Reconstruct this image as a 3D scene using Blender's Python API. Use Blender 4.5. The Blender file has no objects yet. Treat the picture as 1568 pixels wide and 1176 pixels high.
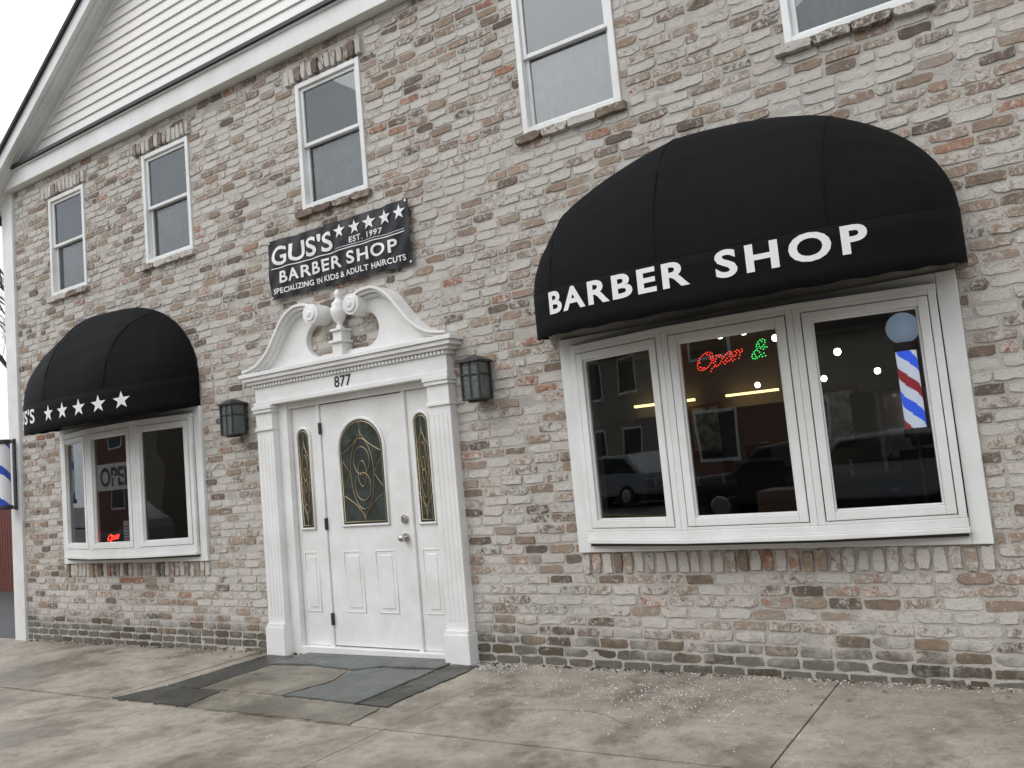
import bpy, bmesh, math, random
import numpy as np
from mathutils import Matrix, Vector
random.seed(7); rng=np.random.default_rng(7)
S=bpy.context.scene
S.view_settings.view_transform='Standard'; S.view_settings.look='None'; S.view_settings.exposure=0
COL=bpy.context.collection

# ---------------- materials ----------------
def mat(name,col,rough=.6,var=.0,vscale=3.,bump=0.,bscale=60.,metal=0.,emit=None,estr=0.,spec=None,dirt=None):
    m=bpy.data.materials.new(name); m.use_nodes=True
    n=m.node_tree.nodes; l=m.node_tree.links; b=n['Principled BSDF']
    b.inputs['Base Color'].default_value=(*col,1); b.inputs['Roughness'].default_value=rough; b.inputs['Metallic'].default_value=metal
    if spec is not None: b.inputs['Specular IOR Level'].default_value=spec
    if emit: b.inputs['Emission Color'].default_value=(*emit,1); b.inputs['Emission Strength'].default_value=estr
    if var or bump:
        tc=n.new('ShaderNodeTexCoord')
    if var:
        t=n.new('ShaderNodeTexNoise'); t.inputs['Scale'].default_value=vscale; t.inputs['Detail'].default_value=6; t.inputs['Roughness'].default_value=.65
        l.new(tc.outputs['Object'],t.inputs['Vector'])
        r=n.new('ShaderNodeValToRGB'); r.color_ramp.elements[0].position=.3; r.color_ramp.elements[1].position=.7
        d=dirt or tuple(c*(1-var) for c in col)
        r.color_ramp.elements[0].color=(*d,1); r.color_ramp.elements[1].color=(*[min(1,c*(1+var*.4)) for c in col],1)
        l.new(t.outputs['Fac'],r.inputs['Fac']); l.new(r.outputs['Color'],b.inputs['Base Color'])
    if bump:
        t2=n.new('ShaderNodeTexNoise'); t2.inputs['Scale'].default_value=bscale; t2.inputs['Detail'].default_value=4
        l.new(tc.outputs['Object'],t2.inputs['Vector'])
        bp=n.new('ShaderNodeBump'); bp.inputs['Strength'].default_value=bump; bp.inputs['Distance'].default_value=.01
        l.new(t2.outputs['Fac'],bp.inputs['Height']); l.new(bp.outputs['Normal'],b.inputs['Normal'])
    return m

def brick_mat():
    m=bpy.data.materials.new('tumbled_brick'); m.use_nodes=True
    n=m.node_tree.nodes; l=m.node_tree.links; b=n['Principled BSDF']; b.inputs['Roughness'].default_value=.88
    b.inputs['Specular IOR Level'].default_value=.25
    tc=n.new('ShaderNodeTexCoord'); at=n.new('ShaderNodeAttribute'); at.attribute_name='bcol'
    sp=n.new('ShaderNodeSeparateColor'); l.new(at.outputs['Color'],sp.inputs['Color'])
    va=n.new('ShaderNodeVectorMath'); va.operation='SCALE'; va.inputs['Scale'].default_value=37.
    l.new(at.outputs['Color'],va.inputs[0])
    vb=n.new('ShaderNodeVectorMath'); vb.operation='ADD'; l.new(tc.outputs['Object'],vb.inputs[0]); l.new(va.outputs[0],vb.inputs[1])
    def noise(sc,det,vec,ro=.6,dist=0):
        t=n.new('ShaderNodeTexNoise'); t.inputs['Scale'].default_value=sc; t.inputs['Detail'].default_value=det; t.inputs['Roughness'].default_value=ro
        t.inputs['Distortion'].default_value=dist
        l.new(vec,t.inputs['Vector']); return t.outputs['Fac']
    def math_(op,a,c,cl=False):
        x=n.new('ShaderNodeMath'); x.operation=op; x.use_clamp=cl
        for i,s in enumerate((a,c)):
            if isinstance(s,(int,float)): x.inputs[i].default_value=s
            else: l.new(s,x.inputs[i])
        return x.outputs[0]
    def mix(f,a,c,bt='MIX'):
        x=n.new('ShaderNodeMix'); x.data_type='RGBA'; x.blend_type=bt
        for i,s in ((0,f),(6,a),(7,c)):
            if isinstance(s,(int,float)): x.inputs[i].default_value=s
            elif isinstance(s,tuple): x.inputs[i].default_value=(*s,1)
            else: l.new(s,x.inputs[i])
        return x.outputs[2]
    nz=noise(16,3,vb.outputs[0])
    tone=math_('ADD',sp.outputs[0],math_('MULTIPLY',math_('SUBTRACT',nz,.5),.6))
    r=n.new('ShaderNodeValToRGB'); cr=r.color_ramp
    st=[(0,(.135,.106,.085)),(.2,(.215,.163,.124)),(.4,(.30,.225,.17)),(.58,(.35,.262,.188)),(.75,(.36,.312,.265)),(.88,(.39,.235,.16)),(1,(.30,.135,.09))]
    cr.elements[0].position=0; cr.elements[0].color=(*st[0][1],1); cr.elements[1].position=1; cr.elements[1].color=(*st[-1][1],1)
    for p,c in st[1:-1]:
        e=cr.elements.new(p); e.color=(*c,1)
    l.new(tone,r.inputs['Fac'])
    wn=noise(24,7,vb.outputs[0],.82,.6)
    wf=math_('MULTIPLY',math_('SUBTRACT',math_('ADD',wn,math_('MULTIPLY',sp.outputs[1],.36)),.595),9.,True)
    c1=mix(math_('MULTIPLY',wf,.88),r.outputs['Color'],(.64,.61,.56))
    fn=noise(95,4,vb.outputs[0],.8)
    c1=mix(math_('MULTIPLY',math_('SUBTRACT',fn,.56),6.,True),c1,mix(.45,c1,(.66,.63,.58)))
    dn=noise(42,6,vb.outputs[0],.78)
    df=math_('MULTIPLY',math_('SUBTRACT',.425,dn),9.,True)
    c2=mix(math_('MULTIPLY',df,.68),c1,(.085,.068,.056))
    sx=n.new('ShaderNodeSeparateXYZ'); l.new(tc.outputs['Object'],sx.inputs[0])
    ln=noise(2.6,5,tc.outputs['Object'],.7)
    gz=math_('MULTIPLY',math_('SUBTRACT',math_('MULTIPLY',ln,.60),math_('ADD',sx.outputs[2],.08)),5.,True)
    c3=mix(math_('MULTIPLY',gz,.78),c2,(.06,.055,.036))
    big=noise(.9,2,tc.outputs['Object'])
    c4=mix(math_('MULTIPLY',math_('SUBTRACT',big,.5),3.,True),c3,(.66,.64,.62),'MULTIPLY')
    c5=mix(.5,c3,c4)
    l.new(c5,b.inputs['Base Color'])
    bp=n.new('ShaderNodeBump'); bp.inputs['Strength'].default_value=.9; bp.inputs['Distance'].default_value=.007
    l.new(math_('ADD',fn,math_('MULTIPLY',dn,1.1)),bp.inputs['Height']); l.new(bp.outputs['Normal'],b.inputs['Normal'])
    return m

def concrete_mat(name,light,dark,wet=.5,bias=.5,rw=.35):
    m=bpy.data.materials.new(name); m.use_nodes=True
    n=m.node_tree.nodes; l=m.node_tree.links; b=n['Principled BSDF']
    tc=n.new('ShaderNodeTexCoord')
    def noise(sc,det,ro=.6,dist=0.):
        t=n.new('ShaderNodeTexNoise'); t.inputs['Scale'].default_value=sc; t.inputs['Detail'].default_value=det; t.inputs['Roughness'].default_value=ro; t.inputs['Distortion'].default_value=dist
        l.new(tc.outputs['Object'],t.inputs['Vector']); return t.outputs['Fac']
    def ramp(f,p0,c0,p1,c1):
        r=n.new('ShaderNodeValToRGB'); r.color_ramp.elements[0].position=p0; r.color_ramp.elements[1].position=p1
        r.color_ramp.elements[0].color=(*c0,1); r.color_ramp.elements[1].color=(*c1,1); l.new(f,r.inputs['Fac']); return r.outputs['Color']
    def mix(f,a,c,bt):
        x=n.new('ShaderNodeMix'); x.data_type='RGBA'; x.blend_type=bt
        if isinstance(f,float): x.inputs[0].default_value=f
        else: l.new(f,x.inputs[0])
        l.new(a,x.inputs[6]); l.new(c,x.inputs[7]); return x.outputs[2]
    a=ramp(noise(2.3,8,.7,.2),.35,dark,.65,light)
    g=ramp(noise(230,3,.85),.32,(.5,.48,.46),.6,(1.0,1.0,1.0))
    c=mix(1.,a,g,'MULTIPLY')
    st=ramp(noise(11,7,.8,.3),.36,(.58,.53,.47),.52,(1,1,1))
    c=mix(.65,c,st,'MULTIPLY')
    wn=noise(1.05,9,.72,.2)
    w=ramp(wn,bias-.06,(0,0,0),bias+.06,(1,1,1))
    wc=ramp(wn,bias-.06,(1,1,1),bias+.06,(wet,wet*.97,wet*.92))
    c=mix(1.,c,wc,'MULTIPLY'); l.new(c,b.inputs['Base Color'])
    rr=n.new('ShaderNodeMapRange'); rr.inputs[3].default_value=.8; rr.inputs[4].default_value=rw
    l.new(w,rr.inputs[0]); l.new(rr.outputs[0],b.inputs['Roughness'])
    bp=n.new('ShaderNodeBump'); bp.inputs['Strength'].default_value=.5; bp.inputs['Distance'].default_value=.006
    l.new(noise(140,5,.75),bp.inputs['Height']); l.new(bp.outputs['Normal'],b.inputs['Normal'])
    return m

def glass_mat(name,tint=.8,ior=1.75):
    m=bpy.data.materials.new(name); m.use_nodes=True
    n=m.node_tree.nodes; l=m.node_tree.links
    for x in list(n): n.remove(x)
    o=n.new('ShaderNodeOutputMaterial'); mx=n.new('ShaderNodeMixShader'); f=n.new('ShaderNodeFresnel'); f.inputs['IOR'].default_value=ior
    t=n.new('ShaderNodeBsdfTransparent'); t.inputs['Color'].default_value=(tint,tint,tint,1)
    g=n.new('ShaderNodeBsdfGlossy'); g.inputs['Roughness'].default_value=.0; g.inputs['Color'].default_value=(.92,.97,1,1)
    tc=n.new('ShaderNodeTexCoord'); nz=n.new('ShaderNodeTexNoise'); nz.inputs['Scale'].default_value=1.6; nz.inputs['Detail'].default_value=1
    bp=n.new('ShaderNodeBump'); bp.inputs['Strength'].default_value=.08; bp.inputs['Distance'].default_value=.03
    l.new(tc.outputs['Object'],nz.inputs['Vector']); l.new(nz.outputs['Fac'],bp.inputs['Height']); l.new(bp.outputs['Normal'],g.inputs['Normal'])
    l.new(f.outputs[0],mx.inputs[0]); l.new(t.outputs[0],mx.inputs[1]); l.new(g.outputs[0],mx.inputs[2]); l.new(mx.outputs[0],o.inputs[0])
    return m

M={}
M['brick']=brick_mat()
M['mortar']=mat('mortar',(.50,.47,.425),.95,.28,7,.8,110)
M['white']=mat('white_vinyl',(.78,.79,.78),.38,.12,2.5,.06,25,dirt=(.66,.66,.63))
M['paint']=mat('white_painted_wood',(.81,.81,.795),.33,.12,3.,.12,40,dirt=(.70,.695,.67))
M['siding']=mat('vinyl_siding',(.81,.795,.76),.5,.08,1.5)
M['black_trim']=mat('black_drip_edge',(.02,.02,.022),.5)
M['shingle']=mat('asphalt_shingles',(.05,.05,.055),.9,.4,20,.5,80)
M['fabric']=mat('black_canvas',(.0042,.0046,.0058),.8,.35,10,.35,500,spec=.16)
M['letter']=mat('white_vinyl_lettering',(.80,.80,.80),.5,.06,8)
M['vinylban']=mat('black_banner_vinyl',(.013,.013,.016),.45,.2,6,spec=.35)
M['glass']=glass_mat('window_glass',.76,1.8)
M['glass_up']=glass_mat('upper_window_glass',.8,1.9)
M['darkglass']=mat('leaded_dark_glass',(.05,.062,.053),.12,.6,7,.5,30,spec=.7)
M['carglass']=mat('car_window_glass',(.02,.022,.022),.1)
M['brass']=mat('brass_came',(.55,.43,.26),.38,metal=1.)
M['nickel']=mat('satin_nickel',(.55,.52,.48),.3,metal=1.)
M['bronze']=mat('dark_bronze',(.035,.036,.034),.5,.3,20)
M['seedglass']=mat('seeded_lantern_glass',(.12,.14,.14),.12,.4,40,.4,60,spec=.8)
M['curtain']=mat('net_curtain',(.66,.68,.66),.9,.3,4)
M['blind']=mat('dark_room_blind',(.11,.125,.14),.9,.3,3)
M['inwall']=mat('interior_wall',(.17,.155,.13),.8,.4,1.)
M['infloor']=mat('interior_floor',(.03,.027,.025),.4)
M['dark']=mat('dark_furniture',(.015,.015,.017),.4)
M['mirror']=mat('mirror',(.5,.5,.5),.05,metal=1.)
M['wood']=mat('brown_wood',(.12,.06,.03),.5,.3,8)
M['lampW']=mat('white_lamp',(1,1,1),.5,emit=(1,.95,.85),estr=10.)
M['lampY']=mat('warm_tube_lamp',(1,.8,.4),.5,emit=(1,.78,.35),estr=2.6)
M['red_led']=mat('red_led',(.8,.02,.01),.5,emit=(1,.05,.03),estr=2.4)
M['green_led']=mat('green_led',(.02,.8,.1),.5,emit=(.04,1,.2),estr=1.8)
M['paper']=mat('paper_sign',(.80,.82,.82),.7)
M['teal']=mat('sign_dark_letters',(.03,.09,.085),.6)
M['bluep']=mat('blue_stripe',(.03,.08,.5),.3); M['whitep']=mat('white_pole',(.8,.82,.85),.3)
M['litred']=mat('lit_red_stripe',(.5,.04,.04),.3,emit=(.5,.06,.07),estr=.45); M['litblue']=mat('lit_blue_stripe',(.03,.08,.6),.3,emit=(.05,.15,1),estr=.8); M['litwhite']=mat('lit_white_pole',(.8,.82,.85),.3,emit=(.75,.85,1),estr=.7)
M['globe']=mat('milky_glass_globe',(.5,.62,.75),.2,emit=(.4,.55,.72),estr=.3)
M['walk']=concrete_mat('sidewalk_concrete',(.50,.45,.375),(.33,.293,.24),.55,.53,.36)
M['walk2']=concrete_mat('apron_concrete',(.36,.33,.27),(.22,.20,.16),.6,.5)
M['slate']=concrete_mat('bluestone_slab',(.20,.22,.215),(.12,.135,.13),.75,.45,.35)
M['slated']=concrete_mat('dark_wet_slab',(.11,.11,.095),(.055,.055,.048),.65,.45)
M['joint']=mat('joint_dirt',(.05,.044,.036),.95,.3,30)
M['asphalt']=mat('asphalt',(.06,.06,.062),.6,.35,6,.4,150)
M['ground']=mat('ground_dirt',(.12,.11,.09),.95,.3,1.)
M['kerb']=concrete_mat('kerb_concrete',(.3,.28,.25),(.2,.18,.16),.6,.5)
M['yellow']=mat('road_paint_yellow',(.55,.38,.06),.7,.3,20)
M['salt']=mat('salt_crystals',(.66,.66,.66),.5)
M['fence']=mat('red_brown_fence',(.14,.035,.025),.7,.3,8)
M['bark']=mat('bark',(.09,.075,.06),.9,.3,20)
M['tyre']=mat('tyre_rubber',(.02,.02,.02),.8)
M['carw']=mat('silver_car_paint',(.25,.26,.27),.25)
M['card']=mat('dark_car_paint',(.035,.04,.05),.2)
M['oppbrick']=mat('red_brick_facade',(.2,.09,.06),.85,.3,6)
M['oppbeige']=mat('beige_siding_facade',(.3,.27,.22),.85,.2,3)
M['leaf']=mat('dead_leaves',(.2,.09,.04),.8)
M['picture']=mat('framed_picture',(.35,.38,.36),.5,.8,9)

# ---------------- mesh helpers ----------------
def empty(name,loc=(0,0,0)):
    e=bpy.data.objects.new(name,None); e.empty_display_size=.3; COL.objects.link(e); return e
def mobj(name,v,f,mats,parent=None,mi=None,smooth=False,bevel=0):
    me=bpy.data.meshes.new(name); me.from_pydata([tuple(x) for x in v],[],f)
    if not isinstance(mats,(list,tuple)): mats=[mats]
    for m in mats: me.materials.append(m)
    if mi: me.polygons.foreach_set('material_index',mi)
    if smooth: me.polygons.foreach_set('use_smooth',[True]*len(me.polygons))
    me.update()
    o=bpy.data.objects.new(name,me); COL.objects.link(o)
    if parent: o.parent=parent
    if bevel:
        b=o.modifiers.new('bevel','BEVEL'); b.width=bevel; b.segments=2; b.limit_method='ANGLE'; b.angle_limit=math.radians(40)
    return o
BF=[(0,3,2,1),(4,5,6,7),(0,1,5,4),(1,2,6,5),(2,3,7,6),(3,0,4,7)]
class MB:
    def __init__(s): s.v=[];s.f=[];s.m=[]
    def add(s,v,f,mi=0):
        k=len(s.v); s.v+= [tuple(x) for x in v]; s.f+=[tuple(i+k for i in q) for q in f]; s.m+=[mi]*len(f)
    def box(s,x0,x1,y0,y1,z0,z1,mi=0,T=None):
        v=[(x0,y0,z0),(x1,y0,z0),(x1,y1,z0),(x0,y1,z0),(x0,y0,z1),(x1,y0,z1),(x1,y1,z1),(x0,y1,z1)]
        if T: v=[tuple(T(*p)) for p in v]
        s.add(v,BF,mi)
    def prism(s,poly,y0,y1,mi=0,T=None):
        n=len(poly); v=[(x,y0,z) for x,z in poly]+[(x,y1,z) for x,z in poly]
        if T: v=[tuple(T(*p)) for p in v]
        f=[tuple(range(n)),tuple(range(2*n-1,n-1,-1))]+[((i+1)%n,i,n+i,n+(i+1)%n) for i in range(n)]
        s.add(v,f,mi)
    def zprism(s,poly,z0,z1,mi=0):
        n=len(poly); v=[(x,y,z0) for x,y in poly]+[(x,y,z1) for x,y in poly]
        s.add(v,[tuple(range(n-1,-1,-1)),tuple(range(n,2*n))]+[(i,(i+1)%n,n+(i+1)%n,n+i) for i in range(n)],mi)
    def cyl(s,p0,p1,r0,r1,n=16,mi=0,caps=True):
        p0=Vector(p0);p1=Vector(p1);d=(p1-p0).normalized(); a=d.orthogonal().normalized(); b=d.cross(a)
        v=[]
        for p,r in((p0,r0),(p1,r1)):
            for i in range(n):
                t=2*math.pi*i/n; v.append(p+a*math.cos(t)*r+b*math.sin(t)*r)
        f=[(i,(i+1)%n,n+(i+1)%n,n+i) for i in range(n)]
        if caps: f+=[tuple(range(n-1,-1,-1)),tuple(range(n,2*n))]
        s.add(v,f,mi)
    def lathe(s,prof,cx,cy,n=24,mi=0):
        v=[];f=[]
        for r,z in prof:
            for i in range(n):
                t=2*math.pi*i/n; v.append((cx+r*math.cos(t),cy+r*math.sin(t),z))
        for j in range(len(prof)-1):
            for i in range(n): f.append((j*n+i,j*n+(i+1)%n,(j+1)*n+(i+1)%n,(j+1)*n+i))
        s.add(v,f,mi)
    def ribbon(s,pts,th,y0,y1,mi=0):
        P=[Vector((p[0],p[1])) for p in pts]; n=len(P); v=[]
        for i in range(n):
            d=(P[min(i+1,n-1)]-P[max(i-1,0)]).normalized(); nn=Vector((-d.y,d.x))*th
            q=P[i]+nn
            v+=[(P[i].x,y0,P[i].y),(q.x,y0,q.y),(q.x,y1,q.y),(P[i].x,y1,P[i].y)]
        f=[]
        for i in range(n-1):
            a=4*i;b=a+4
            for k in range(4): f.append((a+k,a+(k+1)%4,b+(k+1)%4,b+k))
        f+=[(0,3,2,1),(4*n-4,4*n-3,4*n-2,4*n-1)]
        s.add(v,f,mi)
    def obj(s,name,mats,parent=None,smooth=False,bevel=0):
        return mobj(name,s.v,s.f,mats,parent,s.m,smooth,bevel)
def curve(name,pts,r,m,parent,closed=False,res=2):
    c=bpy.data.curves.new(name,'CURVE'); c.dimensions='3D'; c.bevel_depth=r; c.bevel_resolution=res
    if pts and not isinstance(pts[0],list): pts=[pts]
    for pp in pts:
        sp=c.splines.new('POLY'); sp.points.add(len(pp)-1)
        for i,p in enumerate(pp): sp.points[i].co=(*p,1)
        sp.use_cyclic_u=closed
    c.materials.append(m); o=bpy.data.objects.new(name,c); COL.objects.link(o); o.parent=parent; return o
def slice_x(v,f,step):
    bm=bmesh.new(); vs=[bm.verts.new(p) for p in v]
    for q in f:
        try: bm.faces.new([vs[i] for i in q])
        except ValueError: pass
    x0,x1=min(p[0] for p in v),max(p[0] for p in v); x=x0+step
    while x<x1:
        bmesh.ops.bisect_plane(bm,geom=bm.verts[:]+bm.edges[:]+bm.faces[:],plane_co=(x,0,0),plane_no=(1,0,0)); x+=step
    bm.verts.index_update(); V_=np.array([p.co[:] for p in bm.verts]); F_=[tuple(q.index for q in fc.verts) for fc in bm.faces]; bm.free(); return V_,F_
def text_verts(body,width=None,height=None,off=.0,space=1.,step=None):
    c=bpy.data.curves.new('t','FONT'); c.body=body; c.size=1; c.offset=off; c.space_character=space; c.resolution_u=4
    o=bpy.data.objects.new('t',c); COL.objects.link(o)
    dg=bpy.context.evaluated_depsgraph_get(); me=bpy.data.meshes.new_from_object(o.evaluated_get(dg))
    v=np.array([x.co[:] for x in me.vertices]); f=[tuple(p.vertices) for p in me.polygons]
    bpy.data.objects.remove(o); bpy.data.curves.remove(c)
    v[:,:2]-=v[:,:2].min(0); w,h=v[:,:2].max(0)
    if height and width: v[:,0]*=width/w; v[:,1]*=height/h
    elif height: v[:,:2]*=height/h
    elif width: v[:,:2]*=width/w
    if step: v,f=slice_x(v,f,step)
    return v,f
def star(cx,cz,r,rot=0):
    p=[]
    for i in range(10):
        a=math.pi/2+i*math.pi/5+rot; q=r if i%2==0 else r*.40
        p.append((cx+q*math.cos(a),cz+q*math.sin(a)))
    return p
gz=lambda x:-.035+.0115*x

# ---------------- building ----------------
B=empty('barber_shop_building')
XL,XR=-10.25,4.5
wins=[(-9.46,-8.73),(-7.63,-6.86),(-5.31,-4.53),(-2.985,-2.19),(-1.08,-.285),(1.2,1.98),(3.1,3.88)]
WZ0,WZ1=3.755,4.915
bows=[-8.12,-1.598]
ops=[(a,b,WZ0,WZ1) for a,b in wins]+[(c-1.16,c+1.16,.78,2.16) for c in bows]+[(-5.79,-4.02,-.4,2.09)]
xs=sorted(set([XL,XR]+[o[0] for o in ops]+[o[1] for o in ops])); zs=sorted(set([-.4,5.3]+[o[2] for o in ops]+[o[3] for o in ops]))
def solid(x,z):
    if x<XL or x>XR or z<-.4 or z>5.3: return True
    return not any(a<x<b and c<z<d for a,b,c,d in ops)
mw=MB(); YF,YB=.0055,.30
for i in range(len(xs)-1):
    for j in range(len(zs)-1):
        x0,x1,z0,z1=xs[i],xs[i+1],zs[j],zs[j+1]; mx,mz=(x0+x1)/2,(z0+z1)/2
        if not solid(mx,mz): continue
        mw.add([(x0,YF,z0),(x1,YF,z0),(x1,YF,z1),(x0,YF,z1)],[(0,1,2,3)])
        mw.add([(x0,YB,z0),(x1,YB,z0),(x1,YB,z1),(x0,YB,z1)],[(3,2,1,0)])
        if j+1<len(zs)-1 and not solid(mx,(zs[j+1]+zs[j+2])/2): mw.add([(x0,YF,z1),(x1,YF,z1),(x1,YB,z1),(x0,YB,z1)],[(0,1,2,3)])
        if j>0 and not solid(mx,(zs[j]+zs[j-1])/2): mw.add([(x0,YF,z0),(x1,YF,z0),(x1,YB,z0),(x0,YB,z0)],[(3,2,1,0)])
        if i+1<len(xs)-1 and not solid((xs[i+1]+xs[i+2])/2,mz): mw.add([(x1,YF,z0),(x1,YB,z0),(x1,YB,z1),(x1,YF,z1)],[(0,1,2,3)])
        if i>0 and not solid((xs[i]+xs[i-1])/2,mz): mw.add([(x0,YF,z0),(x0,YB,z0),(x0,YB,z1),(x0,YF,z1)],[(3,2,1,0)])
mw.obj('mortar_wall',M['mortar'],B)
U=np.array([0,.014,.27,.5,.76,.986,1]); Vv=np.array([0,.045,.5,.955,1])
NU,NV=len(U),len(Vv)
bv=[];bf=[];bc=[]
quad=[(j*NU+i,j*NU+i+1,(j+1)*NU+i+1,(j+1)*NU+i) for j in range(NV-1) for i in range(NU-1)]
def brick(x0,x1,z0,z1,yo=0.,vert=False,tone=None):
    w=x1-x0;h=z1-z0
    if w<.02 or h<.015: return
    uu,vv=(U,Vv)
    if vert: uu,vv=np.array([0,.06,.35,.6,.8,.94,1]),np.array([0,.03,.5,.97,1])
    gx,gz_=np.meshgrid(uu,vv); X=x0+gx*w; Z=z0+gz_*h
    jx=rng.normal(0,.0032,X.shape); jz=rng.normal(0,.0029,Z.shape)
    jx[0]=jx[1];jx[-1]=jx[-2];jx[:,0]=jx[:,1];jx[:,-1]=jx[:,-2]; jz[0]=jz[1];jz[-1]=jz[-2];jz[:,0]=jz[:,1];jz[:,-1]=jz[:,-2]
    X=X+jx; Z=Z+jz
    for (jj,ii) in ((0,0),(0,-1),(-1,0),(-1,-1)):
        k=rng.uniform(.0,.012); sX=(1 if ii==0 else -1); sZ=(1 if jj==0 else -1)
        X[jj,ii]+=k*sX; Z[jj,ii]+=k*.7*sZ
        j2=1 if jj==0 else -2; i2=1 if ii==0 else -2
        X[j2,i2]+=k*.85*sX; Z[j2,i2]+=k*.6*sZ
    yb=rng.normal(0,.0024)-yo; tx=rng.normal(0,.012); tz=rng.normal(0,.02)
    Y=np.full(X.shape,yb)+tx*(gx-.5)*w+tz*(gz_-.5)*h+rng.normal(0,.0007,X.shape)
    if rng.random()<.25: Y[rng.integers(1,NV-1),rng.integers(1,NU-1)]+=rng.uniform(.002,.005)
    Y[0,:]=Y[-1,:]=.016; Y[:,0]=Y[:,-1]=.016
    k=len(bv); bv.extend(zip(X.ravel(),Y.ravel(),Z.ravel())); bf.extend([tuple(q+k for q in f) for f in quad])
    t=rng.random()**.9*.82
    if rng.random()<.045: t=rng.uniform(.86,1.)
    if tone is not None: t=tone
    c=(t,rng.beta(1.3,1.2),rng.random(),1.); bc.extend([c]*(NU*NV))
BL,BH,J=.208,.0712,.0140
cut=[(a,b,WZ0-.075,WZ1) for a,b in wins]+[(a-.13,b+.06,WZ1-.001,WZ1+.155) for a,b in wins]+[(a-.09,b+.05,WZ0-.075,WZ0) for a,b in wins]
cut+=[(c-1.25,c+1.25,.56,2.25) for c in bows]+[(-5.97,-3.84,-.4,2.3)]
row=0; z=-.36
while z<5.25:
    z0,z1=z+J/2,z+BH-J/2; x=XL-(.5*BL if row%2 else 0)+rng.uniform(-.02,.02)
    while x<XR:
        L=BL*rng.uniform(.9,1.06)
        if rng.random()<.05: L*=.52
        a,b=max(x+J/2,XL),min(x+L-J/2,XR); segs=[(a,b)]
        for o in cut:
            if min(z1,o[3])-max(z0,o[2])>.4*(z1-z0):
                ns=[]
                for s0,s1 in segs:
                    if s1<=o[0] or s0>=o[1]: ns.append((s0,s1))
                    else:
                        if s0<o[0]: ns.append((s0,o[0]-.004))
                        if s1>o[1]: ns.append((o[1]+.004,s1))
                segs=ns
        for s0,s1 in segs:
            if s1-s0>.03: brick(s0,s1,z0+rng.normal(0,.002),z1+rng.normal(0,.002))
        x+=L
    z+=BH; row+=1
def soldier(x0,x1,z0,z1,yo,pitch=.074,tn=None):
    n=max(1,round((x1-x0)/pitch)); p=(x1-x0)/n
    for i in range(n): brick(x0+i*p+.005,x0+(i+1)*p-.005,z0+rng.normal(0,.005),z1+rng.normal(0,.005),yo+rng.uniform(0,.006),True,None if tn is None else rng.uniform(0,tn))
for a,b in wins:
    soldier(a-.12,b+.055,WZ1+.012,WZ1+.148,.026,tn=.5)
    n=4; p=(b-a+.11)/n
    for i in range(n): brick(a-.07+i*p+.003,a-.07+(i+1)*p-.003,WZ0-.066,WZ0-.005,.04+rng.uniform(0,.006),tone=rng.uniform(.0,.25))
for c in bows: soldier(c-1.25,c+1.25,.575,.708,.008,.078)
me=bpy.data.meshes.new('brick_facade'); me.from_pydata(bv,[],bf); me.materials.append(M['brick'])
at=me.attributes.new('bcol','FLOAT_COLOR','POINT'); at.data.foreach_set('color',np.array(bc,dtype=np.float32).ravel()); me.update()
o=bpy.data.objects.new('brick_facade',me); COL.objects.link(o); o.parent=B

t=MB(); t.box(-10.49,-10.252,-.03,.3,-.35,5.25); t.box(-10.5,-10.47,.3,.42,-.35,5.25); t.obj('corner_board',M['white'],B,bevel=.004)
t=MB(); t.box(-10.62,XR+.2,-.10,.28,5.20,5.385,0); t.box(-10.62,XR+.2,-.125,.0,5.385,5.40,0)
t.obj('eave_trim',M['white'],B,bevel=.004)
t=MB(); t.box(-10.64,XR+.2,-.15,.02,5.402,5.435,0); t.obj('drip_edge',M['black_trim'],B)
SL=.66; zr=lambda x:5.55+SL*(x+10.07)
AX=(XR-10.49)/2
sd=MB(); zz=5.43; ch=.112
while zz<zr(AX)-.3:
    xl=-10.07+(zz+ch*.5-5.37)/SL; xr=2*AX-xl
    sd.add([(xl-.1,-.022,zz),(xr+.1,-.022,zz),(xr+.1,-.003,zz+ch),(xl-.1,-.003,zz+ch),(xl-.1,-.003,zz),(xr+.1,-.003,zz)],[(0,1,2,3),(4,5,1,0)])
    zz+=ch
sd.obj('gable_siding',M['siding'],B)
xl0=-10.85
rk=MB()
for sgn in (0,1):
    X=lambda x: x if not sgn else 2*AX-x
    pts=[(X(xl0),zr(xl0)-.035),(X(AX),zr(AX)-.035),(X(AX),zr(AX)-.20),(X(xl0),zr(xl0)-.20)]
    if not sgn: pts=pts[::-1]
    rk.prism(pts,-.25,-.215)
    rk.add([(X(xl0),-.216,zr(xl0)-.185),(X(AX),-.216,zr(AX)-.185),(X(AX),.02,zr(AX)-.185),(X(xl0),.02,zr(xl0)-.185)],[(0,1,2,3)])
    for k in range(3):
        y=-.19+k*.065
        rk.add([(X(xl0),y,zr(xl0)-.19),(X(AX),y,zr(AX)-.19),(X(AX),y+.012,zr(AX)-.20),(X(xl0),y+.012,zr(xl0)-.20),(X(AX),y+.024,zr(AX)-.19),(X(xl0),y+.024,zr(xl0)-.19)],[(0,1,2,3),(3,2,4,5)])
    pts=[(X(xl0+.3),zr(xl0+.3)-.185),(X(AX),zr(AX)-.185),(X(AX),zr(AX)-.25),(X(xl0+.3),zr(xl0+.3)-.25)]
    if not sgn: pts=pts[::-1]
    rk.prism(pts,-.04,-.0)
rk.obj('rake_fascia_and_soffit',M['white'],B)
rf=MB()
for sgn in (0,1):
    X=lambda x: x if not sgn else 2*AX-x
    e=xl0-.05
    v=[(X(e),-.285,zr(e)-.035),(X(AX),-.285,zr(AX)-.035),(X(AX),11,zr(AX)-.035),(X(e),11,zr(e)-.035)]
    v+=[(a,b,c+.05) for a,b,c in v]
    rf.add(v,BF)
rf.obj('roof',M['shingle'],B)
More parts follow.
